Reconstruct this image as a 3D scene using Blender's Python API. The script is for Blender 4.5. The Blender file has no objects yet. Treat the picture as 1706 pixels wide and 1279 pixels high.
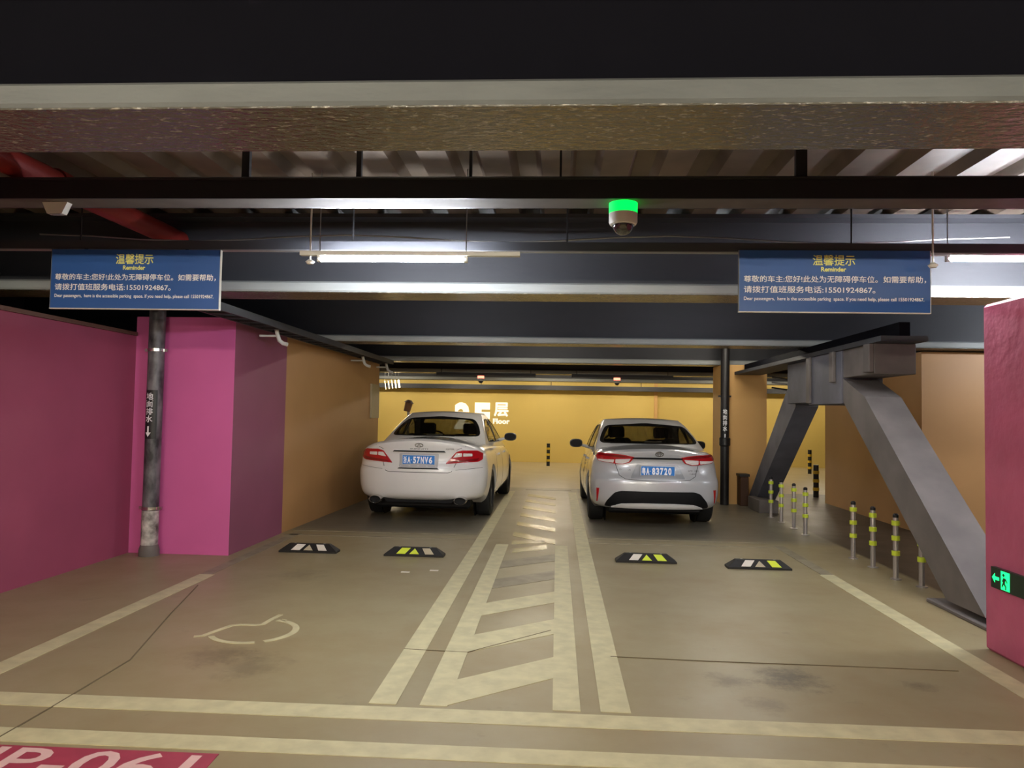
import bpy, math, random
from mathutils import Vector, Matrix
from mathutils.bvhtree import BVHTree
random.seed(7)
sc = bpy.context.scene
COL = sc.collection
PI = math.pi

# ------------------------------------------------------------------ camera, world, exposure
F_PX, EYE = 1250.0, 1.47
RX = Vector((0.99804973, 0.01523903, -0.06053521))   # world X, Y, Z seen from the camera (right, down, forward)
RY = Vector((0.05983771, 0.04268423, 0.99729509))
RZ = Vector((0.01778171, -0.99897239, 0.04168912))
cam = bpy.data.cameras.new('camera'); camo = bpy.data.objects.new('camera', cam); COL.objects.link(camo)
cam.sensor_fit = 'HORIZONTAL'; cam.sensor_width = 36; cam.lens = 36 * F_PX / 1706; cam.clip_start = 0.05; cam.clip_end = 200
def cw(v): return Vector((RX.dot(v), RY.dot(v), RZ.dot(v)))
cx, cy, cz = cw(Vector((1, 0, 0))), cw(Vector((0, -1, 0))), cw(Vector((0, 0, -1)))
m = Matrix(((cx.x, cy.x, cz.x, 0), (cx.y, cy.y, cz.y, 0), (cx.z, cy.z, cz.z, EYE), (0, 0, 0, 1)))
camo.matrix_world = m
sc.camera = camo
w = bpy.data.worlds.new('world'); sc.world = w; w.use_nodes = True
w.node_tree.nodes['Background'].inputs[0].default_value = (0.55, 0.6, 0.7, 1)
w.node_tree.nodes['Background'].inputs[1].default_value = 0.05
sc.view_settings.view_transform = 'Standard'; sc.view_settings.look = 'None'
sc.view_settings.exposure = 1.4; sc.view_settings.gamma = 1; sc.view_settings.use_curve_mapping = False
NEAR_LAMP, AISLE_LAMP, FAR_LAMP = 160.0, 165.0, 66.0      # tube radiance
sc.cycles.sample_clamp_indirect = 6

# ------------------------------------------------------------------ helpers
def rgb(h):
    h = h.lstrip('#'); c = [int(h[i:i+2], 16)/255 for i in (0, 2, 4)]
    return tuple([(x/12.92 if x <= .04045 else ((x+.055)/1.055)**2.4) for x in c]) + (1,)

def mat(name, col, rough=.6, metal=0, noise=0, nscale=6, bump=0, bscale=40, emit=0, ecol=None, coat=0, col2=None, stretch=None, spec=None, detail=4, rp=(.35, .65)):
    M = bpy.data.materials.new(name); M.use_nodes = True
    nt = M.node_tree; b = nt.nodes['Principled BSDF']
    c = rgb(col) if isinstance(col, str) else col
    b.inputs['Base Color'].default_value = c
    b.inputs['Roughness'].default_value = rough; b.inputs['Metallic'].default_value = metal
    b.inputs['Coat Weight'].default_value = coat; b.inputs['Coat Roughness'].default_value = .05
    if spec is not None: b.inputs['Specular IOR Level'].default_value = spec
    tc = nt.nodes.new('ShaderNodeTexCoord'); mp = nt.nodes.new('ShaderNodeMapping')
    nt.links.new(tc.outputs['Object'], mp.inputs[0])
    if stretch: mp.inputs['Scale'].default_value = stretch
    if noise or col2:
        n = nt.nodes.new('ShaderNodeTexNoise'); n.inputs['Scale'].default_value = nscale; n.inputs['Detail'].default_value = detail
        nt.links.new(mp.outputs[0], n.inputs['Vector'])
        mx = nt.nodes.new('ShaderNodeMixRGB')
        c2 = rgb(col2) if col2 else tuple([x*(1-noise) for x in c[:3]]) + (1,)
        cr = nt.nodes.new('ShaderNodeValToRGB'); cr.color_ramp.elements[0].position = rp[0]; cr.color_ramp.elements[1].position = rp[1]
        nt.links.new(n.outputs[0], cr.inputs[0]); nt.links.new(cr.outputs[0], mx.inputs[0])
        mx.inputs[1].default_value = c; mx.inputs[2].default_value = c2
        nt.links.new(mx.outputs[0], b.inputs['Base Color'])
    if bump:
        n2 = nt.nodes.new('ShaderNodeTexNoise'); n2.inputs['Scale'].default_value = bscale; n2.inputs['Detail'].default_value = 3
        nt.links.new(mp.outputs[0], n2.inputs['Vector'])
        bp = nt.nodes.new('ShaderNodeBump'); bp.inputs['Strength'].default_value = bump; bp.inputs['Distance'].default_value = .02
        nt.links.new(n2.outputs[0], bp.inputs['Height']); nt.links.new(bp.outputs[0], b.inputs['Normal'])
    if emit:
        b.inputs['Emission Color'].default_value = rgb(ecol) if ecol else c; b.inputs['Emission Strength'].default_value = emit
    return M

def glass_mat(name, tint, refl=.08, rough=.02):
    M = bpy.data.materials.new(name); M.use_nodes = True; nt = M.node_tree; nt.nodes.clear()
    o = nt.nodes.new('ShaderNodeOutputMaterial'); t = nt.nodes.new('ShaderNodeBsdfTransparent'); t.inputs[0].default_value = tint
    g = nt.nodes.new('ShaderNodeBsdfGlossy'); g.inputs['Roughness'].default_value = rough
    lw = nt.nodes.new('ShaderNodeLayerWeight'); lw.inputs[0].default_value = .5
    pw = nt.nodes.new('ShaderNodeMath'); pw.operation = 'POWER'; pw.inputs[1].default_value = 5; nt.links.new(lw.outputs['Facing'], pw.inputs[0])
    fr = nt.nodes.new('ShaderNodeMath'); fr.operation = 'MULTIPLY_ADD'; fr.inputs[1].default_value = .6; fr.inputs[2].default_value = refl*.4; nt.links.new(pw.outputs[0], fr.inputs[0])
    mx = nt.nodes.new('ShaderNodeMixShader')
    nt.links.new(fr.outputs[0], mx.inputs[0]); nt.links.new(t.outputs[0], mx.inputs[1]); nt.links.new(g.outputs[0], mx.inputs[2]); nt.links.new(mx.outputs[0], o.inputs[0])
    return M

class MB:
    def __init__(s): s.v = []; s.f = []
    def add(s, vs, fs):
        n = len(s.v); s.v += [tuple(v) for v in vs]; s.f += [tuple(i+n for i in f) for f in fs]; return s
    def box(s, x0, x1, y0, y1, z0, z1, bev=0):
        if bev:
            b = bev
            xs, ys, zs = (x0, x1), (y0, y1), (z0, z1)
            import itertools
            pts = []
            for sx, sy, sz in itertools.product((0, 1), repeat=3):
                cx_, cy_, cz_ = xs[sx], ys[sy], zs[sz]
                dx, dy, dz = (b, -b)[sx], (b, -b)[sy], (b, -b)[sz]
                pts += [(cx_, cy_+dy, cz_+dz), (cx_+dx, cy_, cz_+dz), (cx_+dx, cy_+dy, cz_)]
            def I(sx, sy, sz, k): return (sx*4+sy*2+sz)*3+k
            fs = []
            for a in (0, 1):
                fs.append([I(a, 0, 0, 0), I(a, 1, 0, 0), I(a, 1, 1, 0), I(a, 0, 1, 0)])
                fs.append([I(0, a, 0, 1), I(1, a, 0, 1), I(1, a, 1, 1), I(0, a, 1, 1)])
                fs.append([I(0, 0, a, 2), I(1, 0, a, 2), I(1, 1, a, 2), I(0, 1, a, 2)])
            for a in (0, 1):
                for c in (0, 1):
                    fs.append([I(a, c, 0, 0), I(a, c, 1, 0), I(a, c, 1, 1), I(a, c, 0, 1)])
                    fs.append([I(a, 0, c, 0), I(a, 1, c, 0), I(a, 1, c, 2), I(a, 0, c, 2)])
                    fs.append([I(0, a, c, 1), I(1, a, c, 1), I(1, a, c, 2), I(0, a, c, 2)])
            for q in itertools.product((0, 1), repeat=3): fs.append([I(*q, 0), I(*q, 1), I(*q, 2)])
            return s.add(pts, fs)
        vs = [(x, y, z) for x in (x0, x1) for y in (y0, y1) for z in (z0, z1)]
        return s.add(vs, [(0, 1, 3, 2), (4, 6, 7, 5), (0, 4, 5, 1), (2, 3, 7, 6), (0, 2, 6, 4), (1, 5, 7, 3)])
    def cyl(s, p0, p1, r, n=16, r1=None, cap=True):
        p0, p1 = Vector(p0), Vector(p1); d = (p1-p0).normalized(); r1 = r if r1 is None else r1
        a = d.orthogonal().normalized(); b = d.cross(a)
        vs = []
        for i in range(n):
            t = 2*PI*i/n; u = a*math.cos(t)+b*math.sin(t); vs += [p0+u*r, p1+u*r1]
        fs = [(2*i, 2*((i+1) % n), 2*((i+1) % n)+1, 2*i+1) for i in range(n)]
        if cap: fs += [tuple(2*i for i in range(n))[::-1], tuple(2*i+1 for i in range(n))]
        return s.add(vs, fs)
    def lathe(s, prof, c=(0, 0, 0), axis='z', n=32):
        vs = []; k = len(prof)
        for i in range(n):
            t = 2*PI*i/n; co, si = math.cos(t), math.sin(t)
            for r, h in prof:
                p = (r*co, r*si, h) if axis == 'z' else (h, r*co, r*si)
                vs.append((c[0]+p[0], c[1]+p[1], c[2]+p[2]))
        fs = []
        for i in range(n):
            j = (i+1) % n
            for q in range(k-1): fs.append((i*k+q, j*k+q, j*k+q+1, i*k+q+1))
        return s.add(vs, fs)
    def tube(s, pts, r, n=8):
        pts = [Vector(p) for p in pts]; k = len(pts); vs = []
        a = None
        for i, p in enumerate(pts):
            d = (pts[min(i+1, k-1)]-pts[max(i-1, 0)]).normalized()
            if a is None: a = d.orthogonal().normalized()
            a = (a-d*a.dot(d)).normalized(); b = d.cross(a)
            for j in range(n):
                t = 2*PI*j/n; vs.append(p+(a*math.cos(t)+b*math.sin(t))*r)
        fs = [(i*n+j, i*n+(j+1) % n, (i+1)*n+(j+1) % n, (i+1)*n+j) for i in range(k-1) for j in range(n)]
        fs += [tuple(range(n))[::-1], tuple((k-1)*n+j for j in range(n))]
        return s.add(vs, fs)
    def prism(s, poly, axis, a, b):
        """poly of (u,v); axis x: (y,z), y: (x,z), z: (x,y); extruded from a to b"""
        def P(u, v, w_): return {'x': (w_, u, v), 'y': (u, w_, v), 'z': (u, v, w_)}[axis]
        n = len(poly)
        vs = [P(u, v, a) for u, v in poly]+[P(u, v, b) for u, v in poly]
        return s.add(vs, [tuple(range(n))[::-1], tuple(range(n, 2*n))]+[(i, (i+1) % n, (i+1) % n+n, i+n) for i in range(n)])
    def build(s, name, M, parent=None, smooth=0, origin=(0, 0, 0), keep=False):
        o_ = Vector(origin)
        me = bpy.data.meshes.new(name); me.from_pydata([Vector(v)-o_ for v in s.v], [], s.f); me.materials.append(M)
        fix_normals(me)
        if smooth: smooth_mesh(me, smooth)
        return link(name, me, parent, (0, 0, 0) if parent else origin)
import bmesh
def fix_normals(me, dist=0):
    bm = bmesh.new(); bm.from_mesh(me)
    if dist: bmesh.ops.remove_doubles(bm, verts=bm.verts, dist=dist)
    bmesh.ops.recalc_face_normals(bm, faces=bm.faces); bm.to_mesh(me); bm.free()
def smooth_mesh(me, ang=35):
    me.polygons.foreach_set('use_smooth', [True]*len(me.polygons)); me.set_sharp_from_angle(angle=math.radians(ang))
def link(name, me, parent=None, loc=(0, 0, 0)):
    o = bpy.data.objects.new(name, me); COL.objects.link(o); o.location = loc
    if parent: o.parent = parent
    return o
def tag(o, label=None, cat=None, group=None, kind=None):
    if label: o['label'] = label
    if cat: o['category'] = cat
    if group: o['group'] = group
    if kind: o['kind'] = kind
    return o
def thing(name, label, cat, loc=(0, 0, 0), group=None, rz=0):
    o = bpy.data.objects.new(name, None); COL.objects.link(o); o.location = loc; o.rotation_euler.z = rz
    o.empty_display_size = .1
    return tag(o, label, cat, group)
def dup(root, loc, label=None, group=None):
    def rec(o, par):
        c = o.copy(); COL.objects.link(c); c.parent = par
        for ch in list(o.children): rec(ch, c)
        return c
    r = rec(root, None); r.location = loc
    if label: r['label'] = label
    if group: r['group'] = group
    return r
DG = None
_tx = {}
def text_mesh(body, bold=0, res=3):
    key = (body, bold)
    if key in _tx: return _tx[key]
    cu = bpy.data.curves.new('t', 'FONT'); cu.body = body; cu.size = 1; cu.offset = bold; cu.resolution_u = res
    o = bpy.data.objects.new('t', cu); COL.objects.link(o)
    bpy.context.view_layer.update()
    me = bpy.data.meshes.new_from_object(o.evaluated_get(bpy.context.evaluated_depsgraph_get()))
    bpy.data.objects.remove(o); bpy.data.curves.remove(cu)
    V = [(v.co.x, v.co.y) for v in me.vertices]; Fs = [tuple(p.vertices) for p in me.polygons]
    bpy.data.meshes.remove(me)
    _tx[key] = (V, Fs); return V, Fs
def text_on(name, body, O, U, V, M, parent, bold=0.01, fit=True, res=3):
    """flat print: fills the rectangle O, O+U, O+U+V, O+V"""
    cjk = any(ord(c) > 0x2e00 for c in body)
    vs, fs = text_mesh(body, 0 if cjk else bold, res)
    x0, x1 = min(v[0] for v in vs), max(v[0] for v in vs); y0, y1 = min(v[1] for v in vs), max(v[1] for v in vs)
    O, U, V = Vector(O), Vector(U), Vector(V)
    pts = [O+U*((x-x0)/(x1-x0))+V*((y-y0)/(y1-y0)) for x, y in vs]
    if cjk and bold:      # heavier strokes: the same outlines printed again, a hair to each side
        n = len(pts); base = list(pts); bf = list(fs); N_ = U.cross(V).normalized()
        ex, ey = U/(x1-x0)*bold, V/(y1-y0)*bold
        for k, (a, b) in enumerate(((1, 0), (-1, 0), (0, 1), (0, -1), (.7, .7), (-.7, -.7), (.7, -.7), (-.7, .7))):
            pts += [p+ex*a+ey*b+N_*(.00005*(k+1)) for p in base]; fs = fs+[tuple(i+n*(k+1) for i in f) for f in bf]
    me = bpy.data.meshes.new(name); me.from_pydata(pts, [], fs); me.materials.append(M)
    return link(name, me, parent)

# ------------------------------------------------------------------ materials
STEEL = mat('beam_coating', '#a9afb0', .55, noise=.25, nscale=3, bump=.3, bscale=25, stretch=(.3, 1, 1))
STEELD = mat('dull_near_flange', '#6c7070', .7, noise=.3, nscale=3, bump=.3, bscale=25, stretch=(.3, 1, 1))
COAT = mat('fireproof_coating_with_glints', '#57544c', .22, col2='#8f897c', rp=(.58, .70), nscale=70, bump=1.0, bscale=42, stretch=(.5, 1, 1), spec=.9)  # pale flecks in the colour stand in for glints on the coating
WEB = mat('beam_web_paint', '#3a3c42', .6, noise=.2, nscale=2, bump=.15, bscale=12, stretch=(.3, 1, 1))
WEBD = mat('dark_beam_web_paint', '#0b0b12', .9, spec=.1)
DECK = mat('deck_underside', '#75685a', .6, noise=.4, nscale=2.5)
PINK = mat('pink_wall_paint', '#a8506f', .5, noise=.12, nscale=1.2, bump=.06, bscale=8); PINKC = mat('pink_column_paint', '#d968a8', .45, noise=.08, nscale=1.2, bump=.06, bscale=8)
PINKR = mat('rough_pink_column_paint', '#c65f80', .6, noise=.15, nscale=2.5, bump=.55, bscale=9)
ORANGE = mat('orange_wall_paint', '#bd8f5c', .5, noise=.1, nscale=1, bump=.05, bscale=8)
YELLOW = mat('yellow_wall_paint', '#dcc068', .6, noise=.08, nscale=.6)
AMBER = mat('amber_wall_paint', '#dcae6c', .6, noise=.08, nscale=.6)
DARKW = mat('void_shade_wall', '#2b2426', .9)  # dark colour puts the void's shade into the outer walls
BACKW = mat('grey_back_wall_paint', '#8f8b86', .8)
BLACK = mat('black_metal', '#18181b', .45)
TRAY = mat('dark_cable_tray', '#15161b', .5)
TRAYB = mat('galvanised_tray_underside', '#5f5a56', .8, noise=.2)
GREY = mat('grey_metal', '#8b8d8e', .45, metal=.4)
WHITE = mat('white_plastic', '#d8d8d2', .4)
CONC = mat('grey_brace_paint', '#77706c', .6, noise=.3, nscale=2.5, bump=.2, bscale=6)
CONCB = mat('blue_grey_brace_paint', '#6d6e78', .6, noise=.3, nscale=2.5, bump=.2, bscale=6)
RUBBER = mat('black_rubber', '#17140f', .6)
REDP = mat('red_pipe_paint', '#85251f', .5)
LINE = mat('floor_line_paint', '#cfc69b', .5, noise=.18, nscale=9, detail=8)
LINEG = mat('glossy_stripe_paint', '#d6cea6', .2, noise=.12, nscale=9, detail=8)
LINEW = mat('worn_floor_line_paint', '#9a9076', .5, noise=.3, nscale=6, detail=8)
FPINK = mat('pink_bay_paint', '#a83d50', .5, noise=.12, nscale=8)
FTXT = mat('pale_bay_lettering', '#e5bdb6', .5, noise=.08, nscale=10)
REFY = mat('yellow_green_reflector', '#d6e640', .4)
REFW = mat('white_reflector', '#e4dccf', .4)
REFT = mat('tan_reflector', '#b9ac90', .4)
CHROME = mat('polished_steel', '#c5c3bf', .18, metal=1)
TXTW = mat('white_lettering', '#fbfcff', .6)
TXTY = mat('yellow_lettering', '#f4f58c', .6)
BLUE = mat('navy_sign_face', '#335fa6', .35, noise=.1, nscale=1)
def floor_mat():
    M = bpy.data.materials.new('epoxy_floor'); M.use_nodes = True; nt = M.node_tree; b = nt.nodes['Principled BSDF']
    N = nt.nodes.new; L = nt.links.new
    tc = N('ShaderNodeTexCoord'); sp = N('ShaderNodeSeparateXYZ'); L(tc.outputs['Object'], sp.inputs[0])
    def noise(scale, det=6, rough=.6):
        n = N('ShaderNodeTexNoise'); n.inputs['Scale'].default_value = scale; n.inputs['Detail'].default_value = det; n.inputs['Roughness'].default_value = rough
        L(tc.outputs['Object'], n.inputs['Vector']); return n
    def ramp(src, p0, p1):
        r = N('ShaderNodeValToRGB'); r.color_ramp.elements[0].position = p0; r.color_ramp.elements[1].position = p1; L(src, r.inputs[0]); return r.outputs[0]
    def mix(f, a, b_):
        x = N('ShaderNodeMixRGB')
        for i, q in ((0, f), (1, a), (2, b_)):
            if isinstance(q, (tuple, float)): x.inputs[i].default_value = q
            else: L(q, x.inputs[i])
        return x.outputs[0]
    c = mix(ramp(noise(.8).outputs[0], .35, .65), rgb('#9d9270'), rgb('#968662'))
    c = mix(ramp(noise(3.5, 8, .7).outputs[0], .62, .78), c, rgb('#81765a'))
    c = mix(ramp(noise(2.3, 8, .75).outputs[0], .68, .80), c, rgb('#5c5240'))
    # bays darker grey under the cars, bare lighter concrete in the far aisle
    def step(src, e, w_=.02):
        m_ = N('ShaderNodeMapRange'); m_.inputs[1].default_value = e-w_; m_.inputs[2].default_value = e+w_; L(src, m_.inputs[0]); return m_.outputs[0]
    def op(o_, a, b_):
        q = N('ShaderNodeMath'); q.operation = o_
        for i, v in enumerate((a, b_)):
            if isinstance(v, float): q.inputs[i].default_value = v
            else: L(v, q.inputs[i])
        return q.outputs[0]
    # the two bays are darker from the cross lines on
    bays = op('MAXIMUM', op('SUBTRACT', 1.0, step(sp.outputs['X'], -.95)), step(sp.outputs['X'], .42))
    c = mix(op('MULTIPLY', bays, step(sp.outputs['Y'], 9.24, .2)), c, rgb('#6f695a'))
    # bare dark ground behind the bollards
    c = mix(op('MULTIPLY', step(sp.outputs['X'], 3.36, .03), op('SUBTRACT', 1.0, step(sp.outputs['Y'], 13.3, .4))), c, rgb('#42382d'))
    # oil and tyre stains
    nz = noise(5, 8, .8)
    for sx_, sy_, sr_, st_ in ((1.33, 4.45, .42, .8), (2.05, 4.4, .18, .6), (1.0, 4.35, .28, .5), (-2.0, 4.45, .40, .45), (-1.75, 4.3, .45, .4), (-2.3, 6.7, .5, .35), (1.1, 4.0, .25, .4)):
        cb = N('ShaderNodeCombineXYZ'); cb.inputs[0].default_value = sx_; cb.inputs[1].default_value = sy_
        d_ = N('ShaderNodeVectorMath'); d_.operation = 'DISTANCE'; L(tc.outputs['Object'], d_.inputs[0]); L(cb.outputs[0], d_.inputs[1])
        f_ = op('SUBTRACT', op('ADD', 1.0, op('MULTIPLY', op('SUBTRACT', nz.outputs[0], .5), 3.2)), op('DIVIDE', d_.outputs['Value'], sr_*.6))
        mm_ = N('ShaderNodeMapRange'); mm_.inputs[1].default_value = .1; mm_.inputs[2].default_value = .9; mm_.inputs[4].default_value = st_; L(f_, mm_.inputs[0])
        c = mix(mm_.outputs[0], c, rgb('#4e4432'))
    c = mix(step(sp.outputs['Y'], 15.4), c, rgb('#b8a984'))
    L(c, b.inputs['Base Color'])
    r = N('ShaderNodeMapRange'); r.inputs[3].default_value = .28; r.inputs[4].default_value = .55; L(noise(1.6).outputs[0], r.inputs[0]); L(r.outputs[0], b.inputs['Roughness'])
    bp = N('ShaderNodeBump'); bp.inputs['Strength'].default_value = .08; bp.inputs['Distance'].default_value = .01; L(noise(14).outputs[0], bp.inputs['Height']); L(bp.outputs[0], b.inputs['Normal'])
    return M
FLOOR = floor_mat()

# ------------------------------------------------------------------ setting: floor, walls, deck ceiling
X0, X1, Y0, Y1 = -7.5, 10.0, -8.0, 24.0
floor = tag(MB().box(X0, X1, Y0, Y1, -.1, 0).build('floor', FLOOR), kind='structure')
def struct(name, mb, M, **k): return tag(mb.build(name, M, **k), kind='structure')
struct('wall_left', MB().box(-4.55, -4.35, -1.0, 7.48, 0, 2.22), PINK)
tr = struct('trim_1', MB().box(-4.56, -4.32, -1.0, 7.45, 2.22, 2.255), mat('brown_wall_capping', '#6d5148', .6))
struct('wall_left_outer', MB().box(X0-.2, X0, Y0, Y1, 0, 3.4), DARKW)
struct('wall_left_inner', MB().prism([(-7.2, 8.95), (-3.302, 8.95), (-3.2, 13.3), (-7.2, 13.3)], 'z', 0, 2.41), ORANGE)
struct('wall_far', MB().box(X0, 3.05, Y1-.1, Y1+.2, 0, 3.4).box(3.05, X1, Y1, Y1+.2, 0, 3.4), YELLOW)
struct('wall_back', MB().box(X0, X1, Y0-.2, Y0, 0, 3.4), BACKW)
struct('wall_right', MB().box(4.82, 7.2, 10.25, 13.84, 0, 2.41), ORANGE)
struct('wall_right_outer', MB().box(X1, X1+.2, Y0, Y1, 0, 3.4), DARKW)
struct('trim_2', MB().box(3.05, 3.15, Y1-.14, Y1-.001, 0, 2.9), AMBER)
# corrugated steel deck: troughs run away from the camera
prof = []; x = X0
while x < X1:
    prof += [(x, 3.13), (x+.12, 3.13), (x+.16, 3.06), (x+.34, 3.06)]; x += .38
mb = MB(); n = len(prof)
mb.add([(px, Y0, pz) for px, pz in prof]+[(px, Y1+.2, pz) for px, pz in prof]+[(px, Y0, 3.3) for px, pz in prof]+[(px, Y1+.2, 3.3) for px, pz in prof],
       [(i, i+1, n+i+1, n+i) for i in range(n-1)]+[(2*n+i, 2*n+i+1, 3*n+i+1, 3*n+i) for i in range(n-1)])
struct('ceiling', mb, DECK)

# columns
tag(MB().box(-4.349, -3.3, 7.48, 8.949, 0, 2.42).build('column', PINKC, origin=(-3.8, 8.2, 0)), 'broad smooth magenta pink column behind the left blue sign, with a drain pipe', 'column')
pc = bpy.data.objects['column']; pc.data.materials.append(mat('maroon_column_side', '#94506c', .55, noise=.1, nscale=1.2))   # its right side is set to a duller, darker maroon
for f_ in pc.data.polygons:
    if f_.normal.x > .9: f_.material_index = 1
tag(MB().box(2.82, 3.62, 1.5, 5.16, 0, 2.26, bev=.02).build('column', PINKR, origin=(3.2, 4.7, 0)), 'rough plastered pink wall end at the right edge carrying the green exit sign', 'column')
tag(MB().box(2.87, 3.64, 13.3, 14.05, 0, 2.42).build('column', AMBER, origin=(3.2, 13.6, 0)), 'amber yellow column right of the grey car with a black pipe before it', 'column')

# steel beams running across, each with web, lower flange (fireproof coated) and upper flange
beam_names = ['nearest steel ceiling beam crossing the top of the picture, rough coated underside',
  'steel ceiling beam directly behind the left glowing light tube and the signs',
  'third steel ceiling beam from the front, meeting the left wall where it turns orange',
  'fourth steel ceiling beam from the front, above the parked cars',
  'fifth steel ceiling beam from the front, beyond the cars',
  'farthest steel ceiling beam, just in front of the yellow wall']
for i, (y, nm) in enumerate(zip((2.27, 5.85, 9.9, 13.5, 17.1, 20.7), beam_names)):
    t = thing('steel_beam', nm, 'beam', (0, y+.2, 2.43), 'steel beams across the garage ceiling')
    xa, xb = (X0, X1)
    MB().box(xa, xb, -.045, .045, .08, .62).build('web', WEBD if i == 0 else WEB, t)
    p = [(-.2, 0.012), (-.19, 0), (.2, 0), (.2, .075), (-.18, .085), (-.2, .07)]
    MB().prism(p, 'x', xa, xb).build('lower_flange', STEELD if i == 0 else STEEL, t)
    MB().box(xa, xb, -.193, .193, -.006, 0).build('fireproof_coating', COAT, t)
    MB().box(xa, xb, -.2, .2, .6, .63).build('upper_flange', WEB, t)

# longitudinal girder over the brace
t = thing('girder', 'dark steel girder running away above the grey diagonal braces', 'beam', (3.28, 10.3, 2.24))
MB().box(-.22, .22, -3.0, 2.9, 0, .05).build('lower_flange', WEB, t)
MB().box(-.05, .05, -3.0, 2.9, .05, .18).build('web', WEBD, t)

# ------------------------------------------------------------------ floor markings (children of the floor)
def quad(pts, M, name, z=.003, label=None):
    o = MB().prism(pts, 'z', .0002, z).build(name, M, floor)
    if label: o['label'] = label
    return o
def stripe(x0, x1, y0, y1, M=LINE, name='painted_line', z=.003): return quad([(x0, y0), (x1, y0), (x1, y1), (x0, y1)], M, name, z)
quad([(-7, 3.57), (6, 3.67), (6, 3.83), (-7, 3.73)], LINE, 'painted_line')
quad([(-7, 3.19), (6, 3.27), (6, 3.41), (-7, 3.33)], LINE, 'painted_line')
stripe(-.93, -.79, 3.812, 14.6); stripe(-.67, -.53, 3.814, 8.6, z=.0034)
stripe(0, .14, 3.82, 8.6, z=.0034); stripe(.24, .39, 3.825, 14.6)
stripe(2.52, 2.66, 3.8, 7.4, LINE); stripe(2.54, 2.66, 7.4, 9.0, LINEW); stripe(-3.17, -3.03, 3.7, 6.6, LINE); stripe(-3.17, -3.06, 6.6, 9.0, LINEW)
for k in range(5):
    y = 3.83+.855*k
    quad([(-.53, y), (0, y+.45), (0, y+.82), (-.53, y+.37)], LINE if k < 3 else LINEW, 'hatch_stripe', .0028)
quad([(-.46, 8.08), (-.09, 8.36), (-.09, 8.66), (-.46, 8.32)], LINEG, 'hatch_stripe')
quad([(-.5, 8.62), (-.12, 8.76), (-.12, 8.92), (-.5, 8.86)], LINEG, 'hatch_stripe')
for k in range(6):
    y = 10.12+.92*k-.92
    quad([(-.52, y), (0, y-.52), (0, y-.2), (-.52, y+.33)], LINEG, 'hatch_stripe')
stripe(-.6, .3, 14.95, 15.03, LINEW)
for a, b in ((-3.24, -.93), (.39, 2.52)):
    stripe(a, b, 9.18, 9.23, LINEW, 'thin_line'); stripe(a, b, 8.84, 8.89, LINEW, 'thin_line')
# wheelchair symbol, worn
def ribbon(pts, wd, name, M=LINE, z=.003):
    L_, R_ = [], []
    for i, p in enumerate(pts):
        a = Vector(pts[max(i-1, 0)]); b = Vector(pts[min(i+1, len(pts)-1)]); d = (b-a).normalized(); nrm = Vector((-d.y, d.x))*wd/2
        q = Vector(p); L_.append(q+nrm); R_.append(q-nrm)
    mb = MB(); n = len(pts)
    vs = [(p.x, p.y, z) for p in L_]+[(p.x, p.y, z) for p in R_]+[(p.x, p.y, .0002) for p in L_]+[(p.x, p.y, .0002) for p in R_]
    fs = [(i, i+1, n+i+1, n+i) for i in range(n-1)]+[(i, i+1, 2*n+i+1, 2*n+i) for i in range(n-1)]+[(n+i, n+i+1, 3*n+i+1, 3*n+i) for i in range(n-1)]
    mb.add(vs, fs); return mb.build(name, M, floor)
w1 = ribbon([(-2.33, 4.80), (-2.28, 4.82), (-2.20, 5.07), (-2.15, 5.10), (-2.04, 5.10), (-2.0, 5.12), (-1.99, 5.25), (-1.97, 5.38)], .035, 'wheelchair_symbol')
w1['label'] = 'worn cream back and leg stroke of a painted wheelchair symbol'
arc = [(-2.0+.27*math.cos(a), 4.97+.27*math.sin(a)) for a in [math.radians(215+k*6) for k in range(38)]]
ribbon(arc[:14], .04, 'wheelchair_symbol'); ribbon(arc[15:], .045, 'wheelchair_symbol')
ribbon([(-1.92, 5.25), (-1.88, 5.24)], .03, 'wheelchair_symbol')
# joints in the screed
JOINT = mat('dark_floor_joint', '#6c6048', .8)
ribbon([(-2.45, 2.9), (-2.45, 3.6), (-2.47, 4.31), (-2.75, 5.3), (-2.98, 6.18)], .007, 'floor_crack', JOINT, .0045)
ribbon([(.35, 4.7), (.95, 4.68), (1.79, 4.68), (2.4, 4.67)], .006, 'floor_crack', JOINT, .0045)
ribbon([(-.93, 4.70), (-.53, 4.68), (-.02, 5.22)], .006, 'floor_crack', JOINT, .0045)
# pink bay plate with number
quad([(-3.6, 2.4), (-1.38, 2.4), (-1.42, 3.19), (-3.6, 3.17)], FPINK, 'bay_number_patch', .0035, 'crimson painted patch under the bay number')
o = text_on('bay_number', 'VIP-061', (-2.63, 2.92, .0042), (1.15, 0, 0), (0, .25, 0), FTXT, floor, bold=.012); o['label'] = 'pale pink stencilled bay number'
# scraps of paper on the floor
for (a, b) in ((-1.38, 6.95), (-1.13, 7.06)):
    MB().box(a-.04, a+.04, b-.02, b+.02, .001, .004).build('paper_scrap', REFW, floor)

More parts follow.
